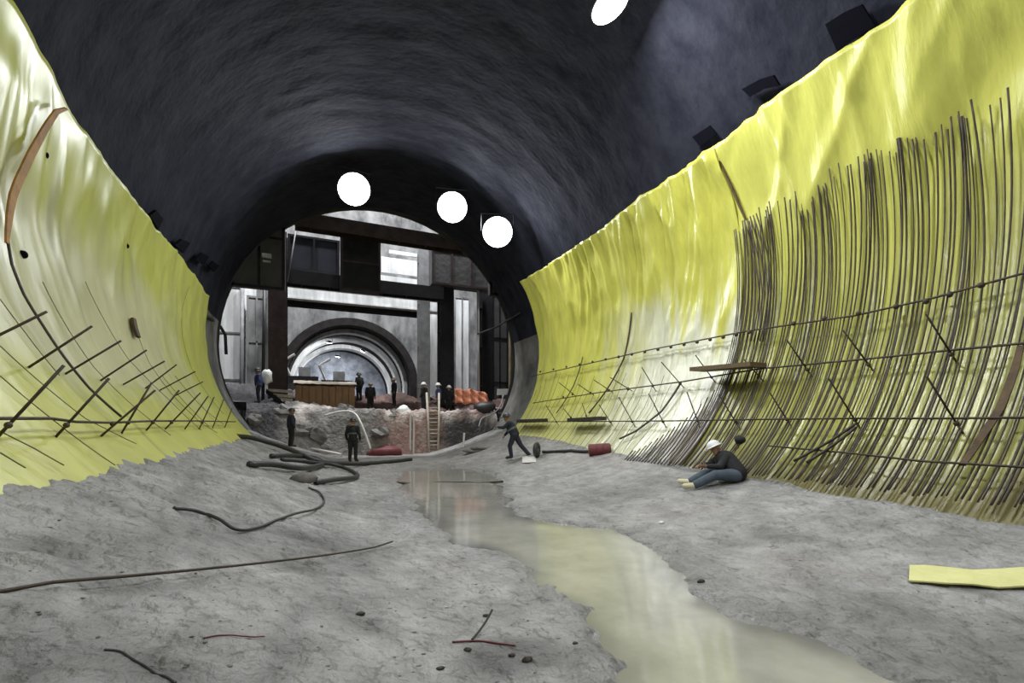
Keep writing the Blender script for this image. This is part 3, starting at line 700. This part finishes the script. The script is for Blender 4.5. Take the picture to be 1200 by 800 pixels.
sg = tag(empty('sign_board', at_y(590, 466, 24.2)), 'small blank white board at the right end of the bank', 'board')
c = at_y(589.5, 459, 24.2); MB().box(c, (.36, .02, .02), (0, .02, 0), (0, -.02, .17)).build('board', M['whitehat'], sg); MB().tube([c+Vector((0, .05, -.1)), c+Vector((0, .05, -.9))], .03, 6).build('stand', M['pipe'], sg)
x0, x1, z0, z1 = rect(346, 452, 416, 481, 26.2)
sb = tag(empty('soil_box', ((x0+x1)/2, 26.2, z0)), 'wide brown timber box topped with pale sand before the far tunnel', 'box')
nb = 9
for k in range(nb):
    a = x0+(x1-x0)*k/nb; MB().abox(a+.012, a+(x1-x0)/nb-.012, 26.2+.02*(k % 2), 26.32, z0-.4, z1-.02*(k % 3)).build('plank', M['soil'], sb)
MB().abox(x0, x1, 26.33, 28.2, z0-.4, z1-.1).build('core', M['soil'], sb)
Pp = [[(x0-.1+(x1-x0+.2)*i/20, 26.1+2.2*j/8, z1-.02+.34*math.sin(math.pi*min(max(j, .8), 7.2)/8)+.05*nz(i, j, .6)) for j in range(9)] for i in range(21)]
MB().grid(Pp, 21, 9).build('sand_top', M['sand'], sb, smooth=True)
# pale beams and a dark stair left of the box
for k, (py, lab) in enumerate(((458, 'top pale beam end left of the brown box'), (463.5, 'middle pale beam end left of the brown box'), (468, 'lowest pale beam end left of the brown box'))):
    a, b = at_y(314+k*6, py-1, 25.6), at_y(343, py+1, 25.6); tag(MB().box((a+b)/2, (b-a)/2, (0, .09, 0), (0, 0, .07)).build('timber_beam', M['palewood'], origin=(a+b)/2), lab, 'beam')
st = tag(empty('stair', on_bench(325, 24.6)), 'dark steel stair sloping down left of the brown box', 'stair')
a, b = at_y(312, 458, 24.9), at_y(343, 482, 24.3)
for dy in (0, .8): MB().box((a+b)/2+Vector((0, dy, 0)), (b-a)/2, (0, .04, 0), (0, 0, .12)).build('stringer', M['steel_d'], st)
for k in range(6):
    q = a.lerp(b, (k+.5)/6)+Vector((0, .4, .05)); MB().box(q, (.13, 0, 0), (0, .4, 0), (0, 0, .02)).build('tread', M['steel_d'], st)
p = at_y(312.5, 441, 25.2); tag(MB().rock(p, .30, 77, (.75, .75, 1.2)).build('sack', M['whitehat'], smooth=True, origin=p), 'upright white sack hung by the foot of the brownish column', 'sack')

# machines standing behind the box
for px, lab in ((354, 'small dark machine with pale cab seen over the left of the box'), (395, 'small dark machine with pale cab seen over the right of the box')):
    q = on_bench(px, 30.2); mc = tag(empty('site_machine', q), lab, 'machine')
    MB().abox(q.x-.9, q.x+.9, 30.2, 31.3, q.z-.1, q.z+1.0).build('body', M['steel_d'], mc); MB().abox(q.x-.2, q.x+.45, 30.3, 31.1, q.z+1.0, q.z+1.55).build('cab', M['steel_g'], mc)
    MB().tube([q+Vector((-.6, .4, .9)), q+Vector((-1.0, .3, 1.9)), q+Vector((-.4, .2, 2.3))], .08, 6).build('boom', M['pipe'], mc)
    for dx in (-.55, .55): MB().tube([q+Vector((dx, -.08, .25)), q+Vector((dx, .1, .25))], .32, 14).build('wheel', M['rubber'], mc)

# ------------------------------------------------------------------ people
def person(label, J, cloth, trous, hat, boots, base, band=False, vox=.014, bulk=1.0):
    """J: joints in world space. One continuous body; clothing and hat are its children"""
    root = tag(empty('person', base), label, 'person')
    def rm(mb, name, m, v):
        o = mb.build(name, m, root, smooth=True); mo = o.modifiers.new('skin', 'REMESH'); mo.mode = 'VOXEL'; mo.voxel_size = v; mo.use_smooth_shade = True
        s = o.modifiers.new('smooth', 'SMOOTH'); s.factor = .5; s.iterations = 3; return o
    g = lambda k: Vector(J[k])
    face = (Vector(J['look'])-g('head')).normalized(); upv = (g('head')-g('neck')).normalized(); sidev = face.cross(upv).normalized(); upv = sidev.cross(face).normalized()
    b = MB()
    b.capsule(g('pelvis'), g('chest'), .125, .14); b.capsule(g('chest'), g('neck'), .13, .06); b.capsule(g('neck'), g('head'), .055, .06)
    b.ball(g('head')+upv*.02, .10, (1, 1, 1.0)); b.capsule(g('head')-upv*.02+face*.02, g('head')-upv*.075+face*.035, .082, .055)
    b.capsule(g('head')+face*.09+upv*.01, g('head')+face*.112-upv*.03, .012, .017)
    for sd in (1, -1):
        b.capsule(g('head')+sidev*sd*.10-upv*.01, g('head')+sidev*sd*.10+upv*.025, .018, .022)
    for sd in 'LR':
        b.capsule(g('chest'), g('sh'+sd), .11, .07); b.capsule(g('sh'+sd), g('el'+sd), .055, .042); b.capsule(g('el'+sd), g('wr'+sd), .042, .030)
        b.capsule(g('pelvis'), g('hip'+sd), .12, .10); b.capsule(g('hip'+sd), g('kn'+sd), .088, .058); b.capsule(g('kn'+sd), g('an'+sd), .056, .040); b.capsule(g('an'+sd), g('to'+sd), .045, .035)
        hd = (g('wr'+sd)-g('el'+sd)).normalized(); pn = hd.cross(face if abs(hd.dot(face)) < .9 else upv).normalized(); cu = hd.cross(pn)
        pc = g('wr'+sd)+hd*.07
        for q in (-.025, 0, .025): b.capsule(g('wr'+sd)+pn*q*.6, pc+pn*q, .018, .017, 8, 3)
        for q, L in ((-.036, .062), (-.013, .078), (.012, .074), (.036, .055)):
            k1 = pc+pn*q+hd*.02; k2 = k1+hd*L*.5+cu*.012; k3 = k2+hd*L*.35+cu*.03
            b.capsule(k1, k2, .010, .009, 8, 3); b.capsule(k2, k3, .009, .008, 8, 3)
        th = g('wr'+sd)+hd*.03+pn*.03; b.capsule(th, th+hd*.03+pn*.03+cu*.012, .012, .011, 8, 3); b.capsule(th+hd*.03+pn*.03+cu*.012, th+hd*.065+pn*.036+cu*.02, .011, .009, 8, 3)
    rm(b, 'body', M['skin'], min(vox, .009))
    j = MB(); j.capsule(g('pelvis').lerp(g('chest'), .0), g('chest'), .165*bulk, .175*bulk); j.capsule(g('chest'), g('chest').lerp(g('neck'), .8), .165*bulk, .08*bulk)
    for sd in 'LR':
        j.capsule(g('chest'), g('sh'+sd), .13, .09); j.capsule(g('sh'+sd), g('el'+sd), .078*bulk, .062*bulk); j.capsule(g('el'+sd), g('el'+sd).lerp(g('wr'+sd), .94), .062, .048)
    rm(j, 'jacket', cloth, vox*1.2)
    t = MB()
    for sd in 'LR':
        t.capsule(g('pelvis'), g('hip'+sd), .155, .125); t.capsule(g('hip'+sd), g('kn'+sd), .115*bulk, .082*bulk); t.capsule(g('kn'+sd), g('kn'+sd).lerp(g('an'+sd), .92), .080*bulk, .068*bulk)
    rm(t, 'trousers', trous, vox*1.2)
    for sd in 'LR':
        q = MB(); q.capsule(g('kn'+sd).lerp(g('an'+sd), .86), g('an'+sd), .062, .062); q.capsule(g('an'+sd), g('to'+sd), .060, .050); rm(q, 'boot', boots, vox*1.1)
    if hat:
        h = MB(); P = []; c = g('head')+upv*.055
        prof = [(.125, .0), (.124, .03), (.115, .07), (.09, .105), (.05, .128), (.002, .135)]
        for k in range(21):
            a = 2*math.pi*k/20; dv = sidev*math.cos(a)+face*math.sin(a)*1.12
            br = .165+.03*max(0, math.sin(a))
            P.append([c+dv*(.118), c+dv*br-upv*.012, c+dv*br]+[c+dv*r+upv*z for r, z in prof])
        h.grid(P, 21, 9).build('hard_hat', hat, root, smooth=True)
    if band:
        mid = g('pelvis').lerp(g('chest'), .62); ax = (g('chest')-g('pelvis')).normalized()
        MB().tube([mid-ax*.03, mid+ax*.03], [.185, .187], 20).build('reflective_band', M['band'], root)
    return root
def standing(base, yaw, H=1.72, over=None, lean=0.0):
    """joints of a standing figure; yaw is the way it faces, 0 = +Y"""
    k = H/1.78
    J = dict(pelvis=(0, 0, .97), chest=(0, .01, 1.30), neck=(0, 0, 1.50), head=(0, .03, 1.63), look=(0, 1.0, 1.58),
             shL=(-.19, 0, 1.42), shR=(.19, 0, 1.42), elL=(-.27, -.03, 1.15), elR=(.27, -.03, 1.15), wrL=(-.27, .08, .92), wrR=(.27, .08, .92),
             hipL=(-.09, 0, .92), hipR=(.09, 0, .92), knL=(-.11, .03, .50), knR=(.11, .03, .50), anL=(-.12, -.02, .09), anR=(.12, -.02, .09), toL=(-.15, .15, .05), toR=(.15, .15, .05))
    if over: J.update(over)
    Rz = Matrix.Rotation(-yaw, 3, 'Z'); return {n: Vector(base)+Rz @ (Vector(v)*k) for n, v in J.items()}
p = fpt(413.5, 541); person('worker in dark clothes with reflective band standing before the dirt bank', standing(p, 0.35, 1.74), M['blackcloth'], M['blackcloth'], M['darkhat'], M['boot'], p, band=True)
p = fpt(603, 538)
person('worker in dark clothes striding with one arm out at right of the puddle', standing(p, -.9, 1.62, dict(
    chest=(0, .16, 1.25), neck=(0, .26, 1.44), head=(0, .31, 1.56), look=(0, 1.2, 1.40), shL=(-.19, .18, 1.37), shR=(.19, .22, 1.37), elL=(-.24, .38, 1.20), wrL=(-.12, .62, 1.22), elR=(.27, .30, 1.10), wrR=(.22, .45, .90),
    knL=(-.10, .16, .50), anL=(-.10, .10, .09), toL=(-.11, .28, .05), knR=(.12, -.22, .52), anR=(.14, -.58, .12), toR=(.16, -.45, .05))), M['navycloth'], M['navycloth'], M['darkhat'], M['boot'], p, band=True)
p = fpt(341, 523); person('dark clothed worker half hidden at the left foot of the dirt bank', standing(p, 1.2, 1.60), M['navycloth'], M['blackcloth'], M['darkhat'], M['boot'], p)
# reclining worker by the right wall
pb = fpt(866, 566)
def rel(r, f, z, snap=None):
    q = pb+RV*r+FV*f; q.z = (fz(q.x, q.y) if snap is not None else pb.z)+z; return q
fk = lambda r, f, z: rel(r, f, z, True)
J = dict(pelvis=rel(0, .10, .17), chest=rel(-.12, .30, .40), neck=rel(-.22, .40, .52), head=rel(-.27, .43, .62), look=rel(-1.4, .1, .2),
         shL=rel(-.17, .18, .47), shR=rel(-.10, .52, .46), elL=rel(-.34, .05, .30), elR=rel(-.36, .50, .30), wrL=rel(-.56, .10, .30), wrR=rel(-.58, .38, .30),
         hipL=rel(-.06, .02, .14), hipR=rel(-.06, .20, .14), knL=fk(-.47, -.02, .22), knR=fk(-.47, .25, .24), anL=fk(-.88, -.02, .09), anR=fk(-.86, .25, .09), toL=fk(-1.06, -.03, .11), toR=fk(-1.04, .30, .13))
person('worker in white hard hat and jeans reclining on the slope by the right wall', J, M['blackcloth'], M['denim'], M['whitehat'], M['paleboot'], pb, vox=.011, bulk=1.18)
for px, Y, hat, cl_, tr_, lab in ((497, 24.6, 'whitehat', 'blackcloth', 'navycloth', 'worker in white hat left of the ladder top on the bank'), (514, 24.9, 'whitehat', 'bluecloth', 'navycloth', 'worker in white hat right behind the ladder top'),
        (526, 25.8, 'whitehat', 'blackcloth', 'blackcloth', 'worker in white hat at the left end of the orange netting'), (303, 24.7, 'darkhat', 'bluecloth', 'navycloth', 'worker in blue at the left end of the bank'), (434, 27.5, 'whitehat', 'blackcloth', 'blackcloth', 'worker in white hat right of the brown box'), (421, 28.6, 'darkhat', 'blackcloth', 'blackcloth', 'worker in dark hat just at the right end of the brown box'), (462, 28.2, 'whitehat', 'navycloth', 'blackcloth', 'worker in white hat midway between the brown box and ladder')):
    p = on_bench(px, Y); J = standing(p, random.uniform(-2, 2), 1.62)
    person(lab, J, M[cl_], M[tr_], M[hat], M['boot'], p, vox=.02)

# ------------------------------------------------------------------ things on the floor and the right wall
def fl_line(pixels, lift): return [fpt(px, py, lift) for px, py in pixels]
def floor_run(a, b, n, lift):
    return [fpt(a[0]+(b[0]-a[0])*i/n, a[1]+(b[1]-a[1])*i/n, lift) for i in range(n+1)]
def zsmooth(pts, lift, w=4):
    zz = [p.z for p in pts]; n = len(pts); mx = [max(zz[max(0, i-w):i+w+1]) for i in range(n)]
    av = [sum(mx[max(0, i-w):i+w+1])/len(mx[max(0, i-w):i+w+1]) for i in range(n)]
    return [Vector((p.x, p.y, max(a-.012, p.z)+lift)) for p, a in zip(pts, av)]
def lay(name, label, pixels, r, m, cat='hose', w=3, lift=None):
    pts = [Vector((a, b, 0)) for a, b in pixels]; out = []
    for i in range(len(pts)-1):
        p0, p1, p2, p3 = pts[max(i-1, 0)], pts[i], pts[i+1], pts[min(i+2, len(pts)-1)]
        for k in range(6):
            t = k/6; out.append(.5*((2*p1)+(p2-p0)*t+(2*p0-5*p1+4*p2-p3)*t*t+(3*p1-p0-3*p2+p3)*t**3))
    out.append(pts[-1]); q = zsmooth([fpt_s(p.x, p.y) for p in out], r*.8 if lift is None else lift, w)
    return tag(MB().tube(q, r, 7).build(name, m, smooth=True), label, cat)
def stiff(pts, r):
    """a stiff bar rests on the high spots: straight line through them"""
    a, b = pts[0], pts[-1]; n = len(pts)-1; lift = max(p.z-(a.z+(b.z-a.z)*i/n) for i, p in enumerate(pts))
    return pts
A_, B_ = fpt_s(-60, 704), fpt_s(460, 641); q_ = [A_.lerp(B_, i/30) for i in range(31)]
q_ = [Vector((p.x, p.y, max(.35*p.z+.65*(float(fbase(p.x, p.y))+.02), fz(p.x, p.y)-.005)+.03)) for p in q_]
q_ = [Vector((p.x, p.y, sum(q_[k].z for k in range(max(0, i-3), min(31, i+4)))/len(range(max(0, i-3), min(31, i+4))))) for i, p in enumerate(q_)]
tag(MB().tube(q_, .010, 6).build('loose_rebar', M['rebar'], smooth=True), 'long dark steel bar lying across the left foreground floor', 'rebar')
tag(MB().tube(floor_run((466, 567), (589, 567), 8, .03), .03, 6).build('loose_rebar', M['rebar'], smooth=True), 'dark bar lying across the far end of the puddle', 'rebar')
lay('cable', 'thin black cable looping over the left floor', [(203,597),(232,603),(255,614),(275,622),(300,620),(345,608),(372,598),(380,588),(375,578),(362,571)], .018, M['rubber'], 'cable')
lay('hose', 'thick dark hose running from the left sheet to the bank foot', [(276,512),(300,521),(335,533),(368,545),(400,548),(440,544),(482,540)], .075, M['rubber'])
lay('hose', 'dark hose bent in a loop nearest the camera', [(292,547),(325,551),(355,554),(378,548),(372,542),(345,540),(318,537)], .07, M['rubber'])
lay('hose', 'dark hose coiling right to a rounded end', [(330,541),(360,547),(390,549),(412,554),(419,560),(405,566),(370,567)], .06, M['rubber'])
p = fpt(357, 566, .1); tag(MB().rock(p, .17, 55, (1.4, 1, .8)).build('stone', M['rock'], smooth=True, origin=p), 'brownish stone at the end of the looped hoses', 'stone')
lay('wire', 'dark crooked wire at the bottom left of the floor', [(122,757),(140,759),(155,768),(172,778),(190,792),(206,803)], .006, M['rubber'], 'wire')
lay('wire', 'thin reddish wire on the left foreground floor', [(238,750),(262,749),(285,750),(310,751)], .004, M['redtarp'], 'wire')
hose('twig', 'short dark twig standing out of the foreground mud', [fpt(553, 751, .01), fpt(562, 743, .03), fpt(570, 736, .06), fpt(577, 729, .1)], [.008]*16, M['darkwood'], 'twig')
hose('twig', 'dark reddish stick lying under the short twig in the foreground', fl_line([(530,753),(560,752),(585,755),(604,757)], .006), .007, M['redtarp'], 'twig')
for k, (px, py, r, lab) in enumerate([(822,683,.030,'small black stone at the right edge of the puddle'),(775,613,.035,'whitish pebble right of the puddle'),(618,774,.026,'dark clod in the middle of the foreground debris'),(548,762,.02,'dark clod left in the foreground debris'),
        (600,768,.018,'small clod between larger ones in the foreground debris'),(674,754,.014,'tiny black stone right of the foreground debris'),(516,784,.02,'dark clod at the bottom left of the foreground debris'),(570,722,.02,'tiny dark stone above the short twig'),
        (422,720,.025,'small dark stone on the floor left of the puddle')]):
    p = fpt(px, py, r*.3); tag(MB().rock(p, r, 60+k, (1.4, 1, .7)).build('stone', M['whitehat'] if k == 1 else M['darkwood'], smooth=True, origin=p), lab, 'stone')
# loose mud crumbs nobody could count
cr_ = MB(); rr = random.Random(11)
for k in range(260):
    px, py = rr.uniform(20, 1180), 560+240*rr.random()**.8
    p = fpt(px, py)
    if float(poly_sd(np.array([p.x]), np.array([p.y]), PUDW)[0]) < .15 or p.x > 7.6 or p.x < -2.3: continue
    r = rr.uniform(.003, .010); q = MB().rock(p, r, k*.37, (rr.uniform(1, 2.4), rr.uniform(.8, 1.4), .6)); cr_.add(q.v, q.f)
o = cr_.build('mud_crumbs', M['crumb'], smooth=True); o['kind'] = 'stuff'; tag(o, 'loose mud crumbs scattered over the grey floor', 'crumbs')
# yellow offcut on the right
A, B = [(1066,667),(1084,668),(1110,669),(1140,672),(1170,673),(1200,672),(1240,673)], [(1065,683),(1084,685),(1110,687),(1140,690),(1170,692),(1200,693),(1240,695)]
P = []
for i in range(len(A)):
    a, b = fpt(*A[i], .03), fpt(*B[i], .03); P.append([a.lerp(b, k/4)+Vector((0, 0, .012*math.sin(i*1.7+k))) for k in range(5)])
o = MB().grid(P, len(A), 5).build('membrane_offcut', mat('pale_yellow_offcut', (.74, .72, .34), .5, (.66, .64, .28), 3, .2)); o.modifiers.new('thick', 'SOLIDIFY').thickness = .015
tag(o, 'loose pale yellow strip of sheet lying on the right floor', 'offcut')
# tyre, drum, hoses near the striding worker
p = fpt(629, 534); ty_ = tag(empty('tyre', p), 'small black tyre standing right of the striding worker', 'tyre')
c = p+Vector((0, 0, .26)); ax = Vector((.75, -.66, 0)).normalized(); u = Vector((0, 0, 1)); w = ax.cross(u)
P = []
for i in range(25):
    a = 2*math.pi*i/24; e_ = u*math.cos(a)+w*math.sin(a)
    P.append([c+e_*(.18+.085*math.cos(b_))+ax*.085*math.sin(b_) for b_ in [2*math.pi*k/10 for k in range(11)]])
MB().grid(P, 25, 11).build('tread', M['rubber'], ty_, smooth=True)
MB().tube([c-ax*.05, c-ax*.02, c+ax*.02, c+ax*.05], [.06, .12, .12, .06], 14).build('rim', M['steel_g'], ty_)
lay('hose', 'black hose trailing between the tyre and the red drum', [(636,533),(650,531),(665,528),(680,529),(694,530)], .055, M['rubber'])
a = fpt(690, 535, .19); b = a+RV*.62-FV*.05+UV*.04; dr_ = tag(empty('drum', a), 'dark red drum lying at the foot of the far right sheet', 'drum')
ax = (b-a); MB().tube([a, a+ax*.04, a+ax*.32, a+ax*.34, a+ax*.36, a+ax*.64, a+ax*.66, a+ax*.68, a+ax*.96, b], [.17, .18, .18, .19, .18, .18, .19, .18, .18, .17], 18).build('body', M['redtarp'], dr_)
MB().tube([b+ax*.0, b+ax.normalized()*.02], [.15, .15], 16).build('lid', M['rubber'], dr_)
p = fpt(619, 541); P = [[fpt(612+i*4, 543-j*3, .03+.02*math.sin(i+j)) for j in range(4)] for i in range(5)]
o = MB().grid(P, 5, 4).build('plastic_scrap', M['pipe']); o.modifiers.new('thick', 'SOLIDIFY').thickness = .015; tag(o, 'pale plastic scrap lying in front of the tyre', 'scrap')
for k, (x, y, lab) in enumerate(((556, 530, 'pale slab of rubble nearest the foot of the bank'), (566, 526, 'pale slab of rubble left of the striding worker'))):
    p = fpt(x, y, .06); tag(MB().rock(p, .30, 90+k, (1.8, .8, .35)).build('rubble_slab', M['rock'], smooth=True, origin=p), lab, 'rubble')
def plank(px0, py0, px1, py1, off, w, th, m, lab):
    a, b = wpt(px0, py0, off), wpt(px1, py1, off); d = (b-a)/2; t, _ = wall((px0+px1)/2, (py0+py1)/2, off); n = nrm(t)
    h = Vector((n.x, 0, 0)).normalized()
    tag(MB().box((a+b)/2, d, h*w, Vector((0, 0, th))).build('plank', m, origin=(a+b)/2), lab, 'plank')
plank(817, 433, 889, 427, .62, .26, .05, M['wood'], 'brown wooden plank sticking out from the right rebar mat')
plank(609, 493, 638, 492, .45, .16, .06, M['darkwood'], 'dark plank on the right sheet nearest the far end')
plank(669, 492, 706, 490, .45, .16, .06, M['darkwood'], 'longer dark plank on the right sheet above the red drum')
p = wpt(867, 515, .45); hd = tag(empty('bundle', p), 'small dark rounded bundle on the bars above the reclining worker', 'bundle')
MB().rock(p, .10, 3, (1.15, 1, .9)).build('wrap', M['blackcloth'], hd, smooth=True); MB().tube([p, p+Vector((-.05, 0, -.16)), p+Vector((-.12, .02, -.22))], .02, 6).build('strap', M['rust2'], hd)
